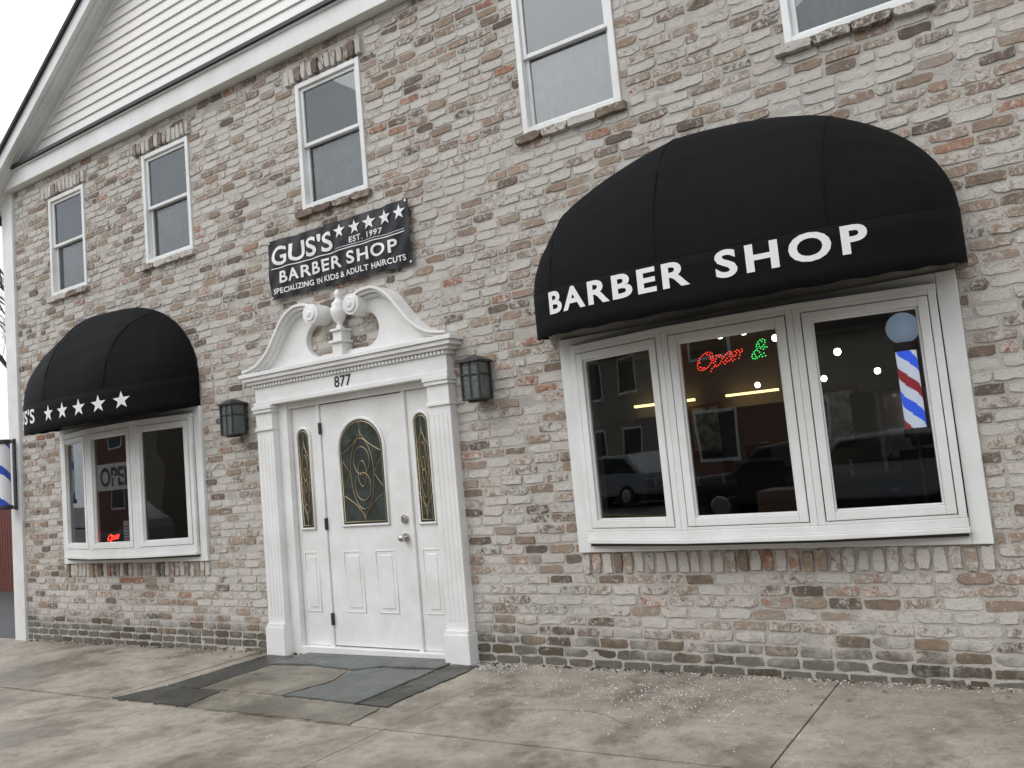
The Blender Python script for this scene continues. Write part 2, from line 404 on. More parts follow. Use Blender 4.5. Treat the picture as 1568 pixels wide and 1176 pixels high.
sh=MB(); sh.box(-10.47,-10.27,.3,10.8,-.4,5.2); sh.box(XR-.01,XR+.19,.3,10.8,-.4,5.2); sh.box(-10.27,XR-.01,10.6,10.8,-.4,5.2); sh.box(-10.47,XR+.19,.28,10.8,5.21,5.3)
sh.obj('side_and_rear_walls',M['siding'],B)

for k,(a,b) in enumerate(wins):
    w=MB(); f=.045; y0=-.012
    w.box(a,a+f,y0,.14,WZ0,WZ1); w.box(b-f,b,y0,.14,WZ0,WZ1); w.box(a+f,b-f,y0+.002,.14,WZ1-f,WZ1); w.box(a+f,b-f,y0+.002,.14,WZ0,WZ0+.04)
    zm=(WZ0+WZ1)/2
    s=.032; ia,ib=a+f,b-f
    for (s0,s1,yy) in ((zm-.01,WZ1-f,.012),(WZ0+.04,zm+.025,.04)):
        w.box(ia,ia+s,yy,yy+.03,s0,s1); w.box(ib-s,ib,yy,yy+.03,s0,s1); w.box(ia+s,ib-s,yy+.001,yy+.029,s0,s0+s); w.box(ia+s,ib-s,yy+.001,yy+.029,s1-s,s1)
    w.obj('sash_window_frame',M['white'],B,bevel=.004)
    g=MB(); g.add([(ia,.028,zm),(ib,.028,zm),(ib,.028,WZ1-f),(ia,.028,WZ1-f)],[(0,1,2,3)]); g.add([(ia,.056,WZ0+.04),(ib,.056,WZ0+.04),(ib,.056,zm),(ia,.056,zm)],[(0,1,2,3)])
    g.obj('window_panes',M['glass_up'],B)
    c=MB(); n=60
    vs=[];fs=[]
    for i in range(n+1):
        x=ia+(ib-ia)*i/n; y=.097+.010*math.sin(i*.9+k)+.006*math.sin(i*1.9+k*2)
        vs+=[(x,y,WZ0),(x,y,zm+.01-.05*math.sin(math.pi*i/n+k))]
    for i in range(n): fs.append((2*i,2*i+2,2*i+3,2*i+1))
    c.add(vs,fs,0); c.add([(ia-.05,.142,WZ0),(ib+.05,.142,WZ0),(ib+.05,.142,WZ1),(ia-.05,.142,WZ1)],[(0,1,2,3)],1)
    c.obj('curtain',[M['curtain'],M['blind']],B,smooth=True)

def bow(cx):
    zb,zt=.715,2.20
    w=MB()
    w.box(cx-1.25,cx-1.15,-.03,.06,zb,zt); w.box(cx+1.15,cx+1.25,-.03,.06,zb,zt)
    w.box(cx-1.15,cx+1.15,-.028,.06,zt-.06,zt); w.box(cx-1.15,cx+1.15,-.028,.06,zb,zb+.065)
    P=[(-1.148,-.03),(-1.148,-.062),(-.41,-.215),(.41,-.215),(1.148,-.062),(1.148,-.03)]
    def grow(e,ya): return [(cx+x*(1+e*.25),y-e if i not in(0,5) else ya) for i,(x,y) in enumerate(P)]
    w.zprism(grow(.018,.2),zb+.066,zb+.095); w.zprism(grow(.0,.2),zb+.095,zb+.145); w.zprism(grow(.0,.2),zt-.09,zt-.061)
    g=MB()
    za,zc=zb+.145,zt-.09
    for (p0,p1) in (((-1.148,-.062),(-.41,-.215)),((-.41,-.215),(.41,-.215)),((.41,-.215),(1.148,-.062))):
        a=Vector((cx+p0[0],p0[1],0)); b=Vector((cx+p1[0],p1[1],0)); L=(b-a).length; d=(b-a)/L; nrm=Vector((d.y,-d.x,0))
        T=lambda x,y,z,a=a,d=d,nrm=nrm: a+d*x-nrm*y+Vector((0,0,z))
        F=.042; s=.05; gap=.006
        w.box(0.001,F,0,.09,za,zc,T=T); w.box(L-F,L-.001,0,.09,za,zc,T=T); w.box(F,L-F,.001,.09,zc-.03,zc,T=T); w.box(F,L-F,.001,.09,za,za+.02,T=T)
        i0,i1,j0,j1=F+gap,L-F-gap,za+.024,zc-.034
        yy=-.006
        w.box(i0,i0+s,yy,.06,j0,j1,T=T); w.box(i1-s,i1,yy,.06,j0,j1,T=T); w.box(i0+s,i1-s,yy+.001,.06,j1-s,j1,T=T); w.box(i0+s,i1-s,yy+.001,.06,j0,j0+s,T=T)
        q=.012; i0+=s;i1-=s;j0+=s;j1-=s
        w.box(i0,i0+q,.012,.05,j0,j1,T=T); w.box(i1-q,i1,.012,.05,j0,j1,T=T); w.box(i0+q,i1-q,.012,.05,j1-q,j1,T=T); w.box(i0+q,i1-q,.012,.05,j0,j0+q,T=T)
        g.add([T(i0,.03,j0),T(i1,.03,j0),T(i1,.03,j1),T(i0,.03,j1)],[(0,1,2,3)])
    w.obj('bow_window_frame',M['white'],B,bevel=.004); g.obj('bow_window_panes',M['glass'],B)
    h=MB(); h.zprism([(cx-1.14,.02),(cx-1.14,-.05),(cx-.42,-.16),(cx+.42,-.16),(cx+1.14,-.05),(cx+1.14,.02)],zb+.045,zb+.064); h.obj('bow_window_underside',M['bronze'],B)
for c in bows: bow(c)

# door surround
D=empty('door_surround'); D.parent=B
cxd=-4.905
def arr(m,name,bev=.004,mt='paint',sm=False): return m.obj(name,M[mt],D,smooth=sm,bevel=bev)
p=MB()
for x0,x1 in ((-6.0,-5.79),(-4.02,-3.81)):
    p.box(x0-.012,x1+.012,-.115,.05,-.16,.14); p.box(x0-.004,x1+.004,-.105,.05,.14,.17)
    p.box(x0,x1,-.085,.05,.17,1.86)
    w=x1-x0
    for k in range(4):
        xx=x0+.03+k*(w-.06-.022)/3; p.box(xx,xx+.022,-.0885,-.08,.24,1.80)
    p.box(x0-.008,x1+.008,-.10,.05,1.86,1.885); p.box(x0,x1,-.088,.05,1.885,2.02); p.box(x0-.012,x1+.012,-.108,.05,2.02,2.05); p.box(x0-.02,x1+.02,-.118,.05,2.05,2.08)
arr(p,'pilasters',.003)
p=MB()
p.box(-6.01,-3.80,-.10,.05,2.082,2.12); p.box(-6.0,-3.81,-.082,.05,2.12,2.245)
x=-6.0
while x<-3.83: p.box(x,x+.022,-.108,-.08,2.248,2.276); x+=.038
p.box(-6.02,-3.79,-.092,.05,2.246,2.28); p.box(-6.055,-3.755,-.125,.05,2.28,2.31); p.box(-6.09,-3.72,-.15,.05,2.31,2.345); p.box(-6.115,-3.695,-.168,.05,2.345,2.38)
arr(p,'entablature')
def sm_curve(pts,n=8):
    out=[]
    for i in range(len(pts)-1):
        p0=pts[max(i-1,0)];p1=pts[i];p2=pts[i+1];p3=pts[min(i+2,len(pts)-1)]
        for k in range(n):
            t=k/n; out.append(tuple(.5*((2*p1[j])+(-p0[j]+p2[j])*t+(2*p0[j]-5*p1[j]+4*p2[j]-p3[j])*t*t+(-p0[j]+3*p1[j]-3*p2[j]+p3[j])*t**3) for j in (0,1)))
    out.append(pts[-1]); return out
topc=sm_curve([(-1.16,2.39),(-.98,2.425),(-.83,2.52),(-.71,2.66),(-.60,2.79),(-.47,2.865),(-.34,2.868),(-.255,2.84)])
hole=[(-.27+.155*math.cos(math.radians(a)),2.575+.15*math.sin(math.radians(a))) for a in range(105,291,15)]
left=[(x,z) for x,z in topc]+[(-.21,2.80),(-.22,2.74)]+hole+[(-.12,2.43),(0,2.43),(0,2.381),(-1.16,2.381)]
for sg in (1,-1):
    poly=[(cxd+sg*x,z) for x,z in left]
    if sg==1: poly=poly[::-1]
    c=bpy.data.curves.new('pediment_panel','CURVE'); c.dimensions='2D'; c.fill_mode='BOTH'; c.extrude=.035; c.bevel_depth=.003
    spn=c.splines.new('POLY'); spn.points.add(len(poly)-1)
    for i,q in enumerate(poly): spn.points[i].co=(q[0],q[1],0,1)
    spn.use_cyclic_u=True; c.materials.append(M['paint'])
    oo=bpy.data.objects.new('pediment_panel',c); COL.objects.link(oo); oo.parent=D; oo.rotation_euler=(math.radians(90),0,0); oo.location=(0,-.02,0)
    m1=MB(); tc_=[(cxd+sg*x,z) for x,z in topc]
    if sg==-1: tc_=tc_[::-1]
    m1.ribbon(tc_,.022,-.165,.03)
    m1.ribbon([(x,z-.024) for x,z in tc_],.024,-.14,.03); m1.ribbon([(x,z-.05) for x,z in tc_],.024,-.10,.03)
    arr(m1,'scroll_moulding',.003)
    m2=MB(); vx=cxd+(-.235 if sg==1 else .235)
    m2.cyl((vx,.03,2.78),(vx,-.175,2.78),.088,.088,28); m2.cyl((vx,-.175,2.78),(vx,-.19,2.78),.065,.06,28); m2.cyl((vx,-.19,2.78),(vx,-.20,2.78),.028,.022,16)
    arr(m2,'volute',.004,sm=False)
m=MB()
m.box(cxd-.055,cxd+.055,-.12,.02,2.381,2.50); m.box(cxd-.075,cxd+.075,-.14,.02,2.50,2.525); m.box(cxd-.05,cxd+.05,-.11,.02,2.525,2.60); m.box(cxd-.065,cxd+.065,-.13,.02,2.60,2.62)
arr(m,'finial_pedestal')
m=MB(); m.lathe([(0,2.62),(.035,2.622),(.03,2.64),(.02,2.665),(.05,2.70),(.068,2.75),(.07,2.79),(.055,2.82),(.06,2.835),(.035,2.86),(.018,2.885),(.03,2.905),(.03,2.93),(.012,2.955),(0,2.965)],cxd,-.07)
m.obj('urn_finial',M['paint'],D,smooth=True)
m=MB()
m.box(-5.79,-4.02,.085,.29,-.16,2.085)
m.box(-5.79,-5.675,-.02,.084,-.1,2.081); m.box(-4.045,-4.02,-.02,.084,-.1,2.081); m.box(-5.675,-4.045,.0,.084,2.03,2.081)
m.box(-5.345,-5.31,.012,.084,-.04,2.03); m.box(-4.378,-4.343,.012,.084,-.04,2.03)
m.box(-5.675,-4.045,-.02,.07,-.14,-.03)
arr(m,'door_frame')
m=MB(); m.box(-5.672,-5.347,.035,.084,-.028,2.028); m.box(-4.341,-4.047,.035,.084,-.028,2.028); arr(m,'sidelites')
m=MB(); m.box(-5.306,-4.382,.028,.084,-.02,2.022); arr(m,'door_leaf',.003)
def arch(x0,x1,z0,z1,y,n=14):
    r=(x1-x0)/2; cx=(x0+x1)/2; rz=min(r*1.0,z1-z0)
    return [(x0,y,z0),(x1,y,z0)]+[(cx+r*math.cos(math.pi*i/n),y,z1-rz+rz*math.sin(math.pi*i/n)) for i in range(n+1)]
def rect(x0,x1,z0,z1,y): return [(x0,y,z0),(x1,y,z0),(x1,y,z1),(x0,y,z1)]
for (x0,x1,z0,z1,yy,big) in ((-5.115,-4.60,.975,1.865,.024,True),(-5.62,-5.455,.965,1.845,.031,False),(-4.285,-4.12,.965,1.845,.031,False)):
    a=arch(x0,x1,z0,z1,yy); mobj('leaded_glass',a,[tuple(range(len(a)))],M['darkglass'],D)
    curve('glass_moulding',[(x,yy-.002,z) for x,_,z in a],.014,M['paint'],D,True,3)
    i=.028; b=arch(x0+i,x1-i,z0+i,z1-i,yy-.003)
    cx=(x0+x1)/2; cz=(z0+z1)/2-.02; L=[]
    H=(z1-z0); W=(x1-x0)
    def par(fn,n=40): return [(cx+fn(t/n)[0]*W,yy-.003,cz+fn(t/n)[1]*H) for t in range(n+1)]
    L.append(par(lambda t:(.25*math.sin(2*math.pi*t),.33*math.cos(2*math.pi*t))))
    L.append(par(lambda t:(.17*math.sin(2*math.pi*t),.12+.13*math.cos(2*math.pi*t))))
    L.append(par(lambda t:(.17*math.sin(2*math.pi*t),-.12+.13*math.cos(2*math.pi*t))))
    L.append(par(lambda t:(.09*math.sin(2*math.pi*t),.12*math.cos(2*math.pi*t))))
    L.append([(cx-.42*W,yy-.003,cz-.13*H),(cx-.25*W,yy-.003,cz),(cx-.42*W,yy-.003,cz+.13*H)]); L.append([(cx+.42*W,yy-.003,cz-.13*H),(cx+.25*W,yy-.003,cz),(cx+.42*W,yy-.003,cz+.13*H)])
    for s_ in (-1,1):
        L.append(par(lambda t:(s_*.42*(1-t)**2,-.2-.25*t)))
        L.append(par(lambda t:(s_*.42*(1-t)**2,.2+.22*t)))
    L.append([(cx,yy-.003,z0+i),(cx,yy-.003,cz-.33*H)]); L.append([(cx,yy-.003,z1-i),(cx,yy-.003,cz+.33*H)])
    curve('brass_border',b,.004,M['brass'],D,True,1); curve('brass_came_pattern',L,.0026,M['brass'],D,False,1)
pan=[(-5.14,-4.93,.26,.76,.028),(-4.78,-4.57,.26,.76,.028),(-5.615,-5.45,.26,.76,.035),(-4.285,-4.115,.26,.76,.035)]
m=MB()
for x0,x1,z0,z1,yy in pan:
    curve('panel_moulding',rect(x0,x1,z0,z1,yy+.001),.007,M['paint'],D,True,2)
    m.box(x0+.035,x1-.035,yy-.006,yy+.01,z0+.035,z1-.035)
arr(m,'raised_panels',.005)
m=MB()
for z_ in (.86,1.005): m.cyl((-4.435,.028,z_),(-4.435,.012,z_),.033,.033,20)
m.cyl((-4.435,.012,1.005),(-4.435,.0,1.005),.024,.02,20); m.cyl((-4.435,.012,.86),(-4.435,-.02,.86),.012,.012,12)
m.obj('lock_plates',M['nickel'],D)
m=MB(); m.lathe([(0,-.03),(.02,-.028),(.029,-.012),(.029,.0),(.02,.014),(.011,.02)],0,0); k=m.obj('door_knob',M['nickel'],D,smooth=True); k.rotation_euler=(math.radians(-90),0,0); k.location=(-4.435,-.028,.86)
m=MB()
for zz_ in (.2,1.0,1.82): m.box(-5.32,-5.30,.002,.03,zz_-.05,zz_+.05)
m.obj('hinges',M['bronze'],D,bevel=.002)
v,f=text_verts('877',height=.095,off=.012); wd=v[:,0].max()
mobj('house_number',[(cxd-wd/2+a,-.085-c,2.135+b) for a,b,c in v],f,M['dark'],D)

# interior room
I=empty('shop_interior'); I.parent=B
m=MB(); m.box(-10.2,XR-.02,.32,6.2,-.1,.0); m.obj('floor',M['infloor'],I)
m=MB(); m.box(-10.2,XR-.02,6.0,6.2,0,2.7); m.box(-10.2,XR-.02,.32,6.2,2.7,2.8); m.box(-10.26,-10.2,.3,6.2,0,2.8); m.box(XR-.08,XR-.02,.32,6.0,0,2.7); m.box(-6.1,-6.0,.32,6.0,0,2.7); m.obj('walls_and_ceiling',M['inwall'],I)
m=MB()
for x in np.arange(-5.5,3.5,1.7): m.box(x,x+1.1,5.9,5.99,1.0,1.85)
m.obj('mirrors',M['mirror'],I,bevel=.01)
m=MB()
m.box(-5.6,3.6,5.5,5.98,.75,.85); m.box(-5.6,3.6,5.55,5.95,0,.75)
for x in np.arange(-5.0,3.5,1.7):
    T=lambda a,b,c,x=x:(x+.5+a,3.9+b,c)
    m.box(-.28,.28,-.25,.3,.48,.6,T=T); m.box(-.26,.26,.22,.34,.6,1.15,T=T); m.box(-.33,-.27,-.2,.25,.6,.78,T=T); m.box(.27,.33,-.2,.25,.6,.78,T=T)
    m.box(-.14,.14,.26,.34,1.18,1.35,T=T); m.box(-.2,.2,-.55,-.25,.2,.26,T=T)
    m.cyl((x+.5,3.9,.05),(x+.5,3.9,.5),.06,.05); m.cyl((x+.5,3.9,0),(x+.5,3.9,.05),.3,.27)
m.obj('barber_chairs_and_counter',M['dark'],I,bevel=.02)
m=MB()
for x in (-9.3,-8.2,-7.2): m.box(x,x+.5,2.2,2.7,.4,.48); m.box(x,x+.5,2.65,2.72,.48,.95)
m.box(-9.9,-6.1,5.9,5.98,.9,1.8)
for x in (-4.25,-2.52,-.85): m.box(x,x+.5,5.93,5.985,1.25,1.95)
for c in bows: m.box(c-1.12,c+1.12,.02,.34,.825,.858)
m.box(-1.9,-1.5,1.0,1.4,0,1.0)
m.obj('wooden_furniture',M['wood'],I,bevel=.01)
m=MB()
for x in (-4.25,-2.52,-.85): m.box(x+.05,x+.45,5.92,5.928,1.3,1.9)
m.obj('pictures',M['picture'],I)
m=MB()
for k in range(26):
    x=-5.4+k*.33+rng.uniform(-.05,.05); m.cyl((x,5.7,.851),(x,5.7,.851+rng.uniform(.12,.24)),.025,.02,8)
m.obj('bottles',M['picture'],I)
m=MB(); m.box(-5.0,-4.1,5.84,5.9,2.0,2.035); m.box(-3.65,-2.95,5.84,5.9,2.0,2.03); m.obj('warm_tube_lights',M['lampY'],I)
m=MB()
for x,y,z in ((-2.69,3,2.42),(-2.45,3,2.42),(-2.15,3,2.31),(-1.6,3,2.09),(-2.05,4.4,1.95),(-1.5,4.4,1.96),(-.95,4.4,2.0),(-2.9,4.8,2.0),(-.2,4.4,2.2),(.25,5.2,2.3),(-8.6,3,2.4),(-7.3,3.6,2.4),(-9.0,4.5,2.3)):
    m.lathe([(0,z),(.022,z+.006),(.034,z+.03),(.026,z+.06),(0,z+.07)],x,y,12)
m.obj('bulbs',M['lampW'],I,smooth=True)
m=MB(); m.box(-3.4,-2.6,4.6,4.7,2.66,2.69); m.box(-.6,.2,4.6,4.7,2.66,2.69); m.box(-8.8,-7.9,3.0,3.1,2.66,2.69); m.obj('ceiling_tubes',M['lampW'],I)

# ---------------- awnings ----------------
def awning(name,cx,a,P,zb,H,text,stars=None):
    E=empty(name); VH=.305; tilt=.13
    seams=[-1,-.74,-.12,.56,1]
    def plan(th):
        c,s=math.cos(th),math.sin(th); e=.88
        return cx+a*math.copysign(abs(c)**e,c), P*abs(s)**e
    N=96; v=[];f=[]
    NT=28; EX=2.03
    for i in range(N+1):
        th=math.pi*i/N; x,pp=plan(th); s=(x-cx)/a
        fr=0
        for q in range(4):
            if seams[q]<=s<=seams[q+1]: fr=(s-seams[q])/(seams[q+1]-seams[q])
        for j in range(NT+1):
            ph=math.pi/2*j/NT
            hz=H*max(0,1-abs(s)**EX)**.5
            sag=1-.055*math.sin(math.pi*fr)*math.sin(2*ph)
            wr=.0035*math.sin(j*1.1+i*.35)*math.sin(2*ph)+.003*math.sin(i*.8-j*.5)*math.sin(2*ph)
            y=-pp*math.cos(ph)**.95*sag; z=zb+VH-tilt*pp*math.cos(ph)+hz*math.sin(ph)*sag
            v.append((x,min(y-wr,-.002),z))
    for i in range(N):
        for j in range(NT): k=i*(NT+1)+j; f.append((k,k+NT+1,k+NT+2,k+1))
    mobj('dome_canvas',v,f,[M['fabric']],E,smooth=True)
    v=[];f=[]
    for i in range(N+1):
        x,pp=plan(math.pi*i/N)
        for j in range(5):
            t=j/4
            v.append((x,-max(pp,.002)-.002,zb+VH*(1-t)-tilt*pp+.004*math.sin(i*.9)*t*t))
    for i in range(N):
        for j in range(4): k=i*5+j; f.append((k,k+1,k+6,k+5))
    o=mobj('valance',v,f,[M['fabric']],E,smooth=True); sm=o.modifiers.new('s','SOLIDIFY'); sm.thickness=.004; sm.offset=-1
    hem=[(plan(math.pi*i/N)[0],-plan(math.pi*i/N)[1]-.003,zb+VH-tilt*plan(math.pi*i/N)[1]) for i in range(N+1)]
    curve('welt_seam',hem,.005,M['fabric'],E)
    for sx in seams[1:-1]:
        L=[]
        th=min((math.pi*i/N for i in range(N+1)),key=lambda t:abs((plan(t)[0]-cx)/a-sx)); x,pp=plan(th); hz=H*(1-abs((x-cx)/a)**EX)**.5
        for j in range(NT+1):
            ph=math.pi/2*j/NT; L.append((x,-pp*math.cos(ph)**.95-.000,zb+VH-tilt*pp*math.cos(ph)+hz*math.sin(ph)))
        curve('gore_seam',L,.003,M['fabric'],E)
    fr=[(plan(math.pi*i/N)[0]*.985+cx*.015,-plan(math.pi*i/N)[1]*.96,zb+.05-tilt*plan(math.pi*i/N)[1]) for i in range(N+1)]
    curve('frame_tube',fr,.012,M['bronze'],E)
    K=2000; T=[math.pi*(1-i/K) for i in range(K+1)]; pts=np.array([plan(t) for t in T]); d=np.r_[0,np.cumsum(np.hypot(*np.diff(pts,axis=0).T))]; d-=d[-1]/2
    def mapp(u,z,off=.009):
        x=np.interp(u,d,pts[:,0]); y=np.interp(u,d,pts[:,1]); x2=np.interp(u+.01,d,pts[:,0]); y2=np.interp(u+.01,d,pts[:,1])
        tx,ty=x2-x,y2-y; L=math.hypot(tx,ty); nx,ny=-ty/L,tx/L
        return (x+nx*off,-(y+ny*off),zb-tilt*y+z)
    for (body,u0,u1,h,zz,kw) in text:
        v,f=text_verts(body,width=u1-u0,height=h,step=.025,**kw)
        mobj('lettering',[mapp(u0+p[0],zz+p[1]) for p in v],f,M['letter'],E)
    for (u,zz,r) in (stars or []):
        st=star(0,0,r); vv=np.array([(x,z,0) for x,z in st]+[(0,0,0)]); v,f=slice_x(vv,[(i,(i+1)%10,10) for i in range(10)],.03)
        mobj('star',[mapp(u+p[0],zz+p[1]) for p in v],f,M['letter'],E)
    return E
awning('window_awning',-1.61,1.325,.72,2.225,.84,[('BARBER',-1.03,.02,.145,.135,dict(off=.03,space=1.2)),('SHOP',.17,.95,.155,.13,dict(off=.03,space=1.25))])
awning('window_awning.001',-8.14,1.25,.76,2.20,.86,[("GUS'S",-1.15,-.35,.15,.10,dict(off=.02,space=1.05))],[(-.06+.242*i,.165,.087) for i in range(5)])

# ---------------- banner ----------------
Bn=empty('shop_banner_sign'); bw,bh=1.65,.54; bx,bz=-5.745,3.02
def by(u,v): return -.035-.012*math.sin(u*7+v*3)*.6-.007*math.sin(u*19+v*9)-.01*math.sin(v*5)-.004*math.sin(u*31-v*22)
def bt(u,v): return (bx+u,by(u,v),bz+v-.012*math.sin(math.pi*u/bw)*(1 if v>.5 else .3))
n=80;mm_=28;v=[];f=[]
for i in range(n+1):
    for j in range(mm_+1): v.append(bt(bw*i/n,bh*j/mm_))
for i in range(n):
    for j in range(mm_): k=i*(mm_+1)+j; f.append((k,k+mm_+1,k+mm_+2,k+1))
mobj('banner_sheet',v,f,M['vinylban'],Bn,smooth=True)
def btext(body,u0,u1,v0,v1,off=.0,space=1.):
    v,f=text_verts(body,width=u1-u0,height=v1-v0,off=off,space=space,step=.04)
    mobj('banner_lettering',[(lambda q:(q[0],q[1]-.006,q[2]))(bt(u0+p[0],v0+p[1])) for p in v],f,M['letter'],Bn)
btext("GUS'S",.04,.80,.30,.475,.02); btext('EST. 1997',1.0,1.36,.315,.365,.01,1.1); btext('BARBER SHOP',.13,1.50,.135,.245,.022,1.15)
btext('SPECIALIZING IN KIDS & ADULT HAIRCUTS',.05,1.58,.045,.095,.02,1.05)
for i in range(5):
    st=star(.90+i*.165,.44,.068); vv=[(lambda q:(q[0],q[1]-.008,q[2]))(bt(x,z)) for x,z in st+[(.90+i*.165,.44)]]
    mobj('banner_star',vv,[(k,(k+1)%10,10) for k in range(10)],M['letter'],Bn)
for (u0,u1,vv0,th) in ((.04,1.60,.272,.008),(.84,1.60,.295,.004)):
    v=[];f=[]
    for i in range(61):
        u=u0+(u1-u0)*i/60
        for w_ in (vv0,vv0+th): q=bt(u,w_); v.append((q[0],q[1]-.006,q[2]))
    for i in range(60): f.append((2*i,2*i+2,2*i+3,2*i+1))
    mobj('banner_rule',v,f,M['letter'],Bn)
m=MB()
for u_,v_ in ((.02,.02),(.02,.52),(1.63,.02),(1.63,.52)):
    q=bt(u_,v_); m.cyl((q[0],q[1]-.004,q[2]),(q[0],q[1]-.010,q[2]),.012,.010,12)
m.obj('grommets',M['nickel'],Bn)

# ---------------- lanterns ----------------
def lantern(name,x,zc):
    E=empty(name); m=MB(); g=MB(); y=-.11; w=.085
    m.box(x-.06,x+.06,-.02,.02,zc-.13,zc+.13)
    m.box(x-.02,x+.02,y,-.01,zc+.09,zc+.12)
    m.box(x-w-.012,x+w+.012,y-w-.012,y+w+.012,zc+.115,zc+.13)
    a=w+.005;b=.03; m.add([(x-a,y-a,zc+.13),(x+a,y-a,zc+.13),(x+a,y+a,zc+.13),(x-a,y+a,zc+.13),(x-b,y-b,zc+.165),(x+b,y-b,zc+.165),(x+b,y+b,zc+.165),(x-b,y+b,zc+.165)],BF)
    m.box(x-w,x+w,y-w,y+w,zc-.165,zc-.15); m.box(x-.05,x+.05,y-.05,y+.05,zc-.18,zc-.165)
    for sx in (-1,1):
        for sy in (-1,1): m.box(x+sx*(w-.008)-.008,x+sx*(w-.008)+.008,y+sy*(w-.008)-.008,y+sy*(w-.008)+.008,zc-.15,zc+.115)
    for sx in (-1,1):
        m.box(x+sx*(w-.005)-.004,x+sx*(w-.005)+.004,y-w+.01,y+w-.01,zc+.02,zc+.028); m.box(x-w+.01,x+w-.01,y+sx*(w-.005)-.004,y+sx*(w-.005)+.004,zc+.02,zc+.028)
        m.box(x-.004,x+.004,y+sx*(w-.005)-.004,y+sx*(w-.005)+.004,zc-.15,zc+.115)
    g.box(x-w+.014,x+w-.014,y-w+.014,y+w-.014,zc-.149,zc+.114)
    m.obj('lantern_frame',M['bronze'],E,bevel=.002); g.obj('lantern_glass',M['seedglass'],E)
lantern('wall_lantern',-3.53,2.02); lantern('wall_lantern.001',-6.28,2.02)

# ---------------- barber poles ----------------
def stripes(m,x,y,z0,z1,r,n=36,seg=60):
    v=[]
    for j in range(seg+1):
        for i in range(n):
            t=2*math.pi*i/n; v.append((x+r*math.cos(t),y+r*math.sin(t),z0+(z1-z0)*j/seg))
    k=len(m.v); m.v+=v
    for j in range(seg):
        for i in range(n):
            ph=((i/n)+(z0+(z1-z0)*(j+.5)/seg)/(r*5.5))%1*4
            c=(0 if ph<.9 else 2 if ph<2 else 1 if ph<3.0 else 2)
            m.f.append((k+j*n+i,k+j*n+(i+1)%n,k+(j+1)*n+(i+1)%n,k+(j+1)*n+i)); m.m.append(c)
def pole(name,x,y,z0,z1,r,globe,bracket,stand,mats):
    E=empty(name); m=MB(); stripes(m,x,y,z0,z1,r); m.obj('striped_cylinder',[M[q] for q in mats],E,smooth=True)
    c=MB()
    for a,b in ((z1,z1+.05),(z0-.05,z0)): c.lathe([(0,a),(r*1.2,a),(r*1.25,(a+b)/2),(r*1.2,b),(0,b)],x,y)
    if bracket:
        c.box(x-.02,x+.02,y,-.03,z1+.02,z1+.04); c.box(x-.02,x+.02,y,-.03,z0-.04,z0-.02); c.box(x-.03,x+.03,-.045,-.03,z0-.06,z1+.06)
    if stand: c.cyl((x,y,.86),(x,y,z0-.04),.015,.015); c.cyl((x,y,.862),(x,y,.875),.07,.06)
    c.obj('end_caps_and_mount',M['bronze'],E,smooth=False)
    if globe:
        g=MB(); R=globe; zc=z1+.05+R*.95; g.lathe([(max(.001,R*math.sin(math.pi*i/16)),zc-R*math.cos(math.pi*i/16)) for i in range(17)],x,y); g.obj('glass_globe',M['globe'],E,smooth=True)
pole('barber_pole',-10.36,-.16,1.42,2.14,.07,0,True,False,('whitep','bluep','whitep'))
pole('barber_pole.001',-.66,.10,1.36,1.80,.055,.09,False,True,('litred','litblue','litwhite'))

def neon(body,x0,w,h,z,y,mt,E,gap=.0165,s=.003):
    c=bpy.data.curves.new('n','FONT'); c.body=body; c.size=1; c.fill_mode='NONE'; o=bpy.data.objects.new('n',c); COL.objects.link(o)
    me=bpy.data.meshes.new_from_object(o.evaluated_get(bpy.context.evaluated_depsgraph_get())); v=np.array([q.co[:] for q in me.vertices]); ed=[tuple(e.vertices) for e in me.edges]
    bpy.data.objects.remove(o)
    v[:,:2]-=v[:,:2].min(0); W,H=v[:,:2].max(0); m=MB(); done=[]
    for a,b in ed:
        pa,pb=v[a],v[b]; A=Vector((x0+pa[0]*w/W+pa[1]*.06,y,z+pa[1]*h/H+pa[0]*w/W*.12)); Bq=Vector((x0+pb[0]*w/W+pb[1]*.06,y,z+pb[1]*h/H+pb[0]*w/W*.12)); L=(Bq-A).length
        k=max(1,int(L/.006))
        for i in range(k):
            p_=A.lerp(Bq,i/k)
            if all((p_-q).length>gap*.8 for q in done):
                done.append(p_); m.box(p_.x-s,p_.x+s,p_.y-.003,p_.y+.003,p_.z-s,p_.z+s)
    m.obj('led_letters',mt,E)
E=empty('neon_open_sign')
neon('Open',-1.86,.29,.14,1.80,-.10,M['red_led'],E); neon('&',-1.49,.09,.11,1.86,-.10,M['green_led'],E)
m=MB()
for x_ in (-1.84,-1.43): m.box(x_,x_+.003,-.101,-.098,1.95,2.12)
m.obj('hanging_wires',M['dark'],E)
E=empty('neon_open_sign.001'); neon('Open',-8.42,.20,.08,.93,-.10,M['red_led'],E,.010,.0045); m=MB(); m.box(-8.42,-8.17,-.09,-.083,.865,.885); m.obj('stand',M['dark'],E)
E=empty('open_sign'); m=MB(); m.box(-8.47,-7.70,-.165,-.160,1.47,1.745); m.obj('board',M['paper'],E)
v,f=text_verts('OPEN',width=.60,height=.20,off=.03); mobj('letters',[(-8.37+a,-.168,1.508+b) for a,b,c in v],f,M['teal'],E)
E=empty('window_notice'); m=MB(); m.box(-8.02,-7.86,-.15,-.146,.91,1.15); m.obj('sheet',M['paper'],E)
m=MB()
for q in range(6): m.box(-8.0,-7.88+(-.02 if q%2 else 0),-.153,-.151,.94+q*.03,.947+q*.03)
m.obj('print_lines',M['dark'],E)

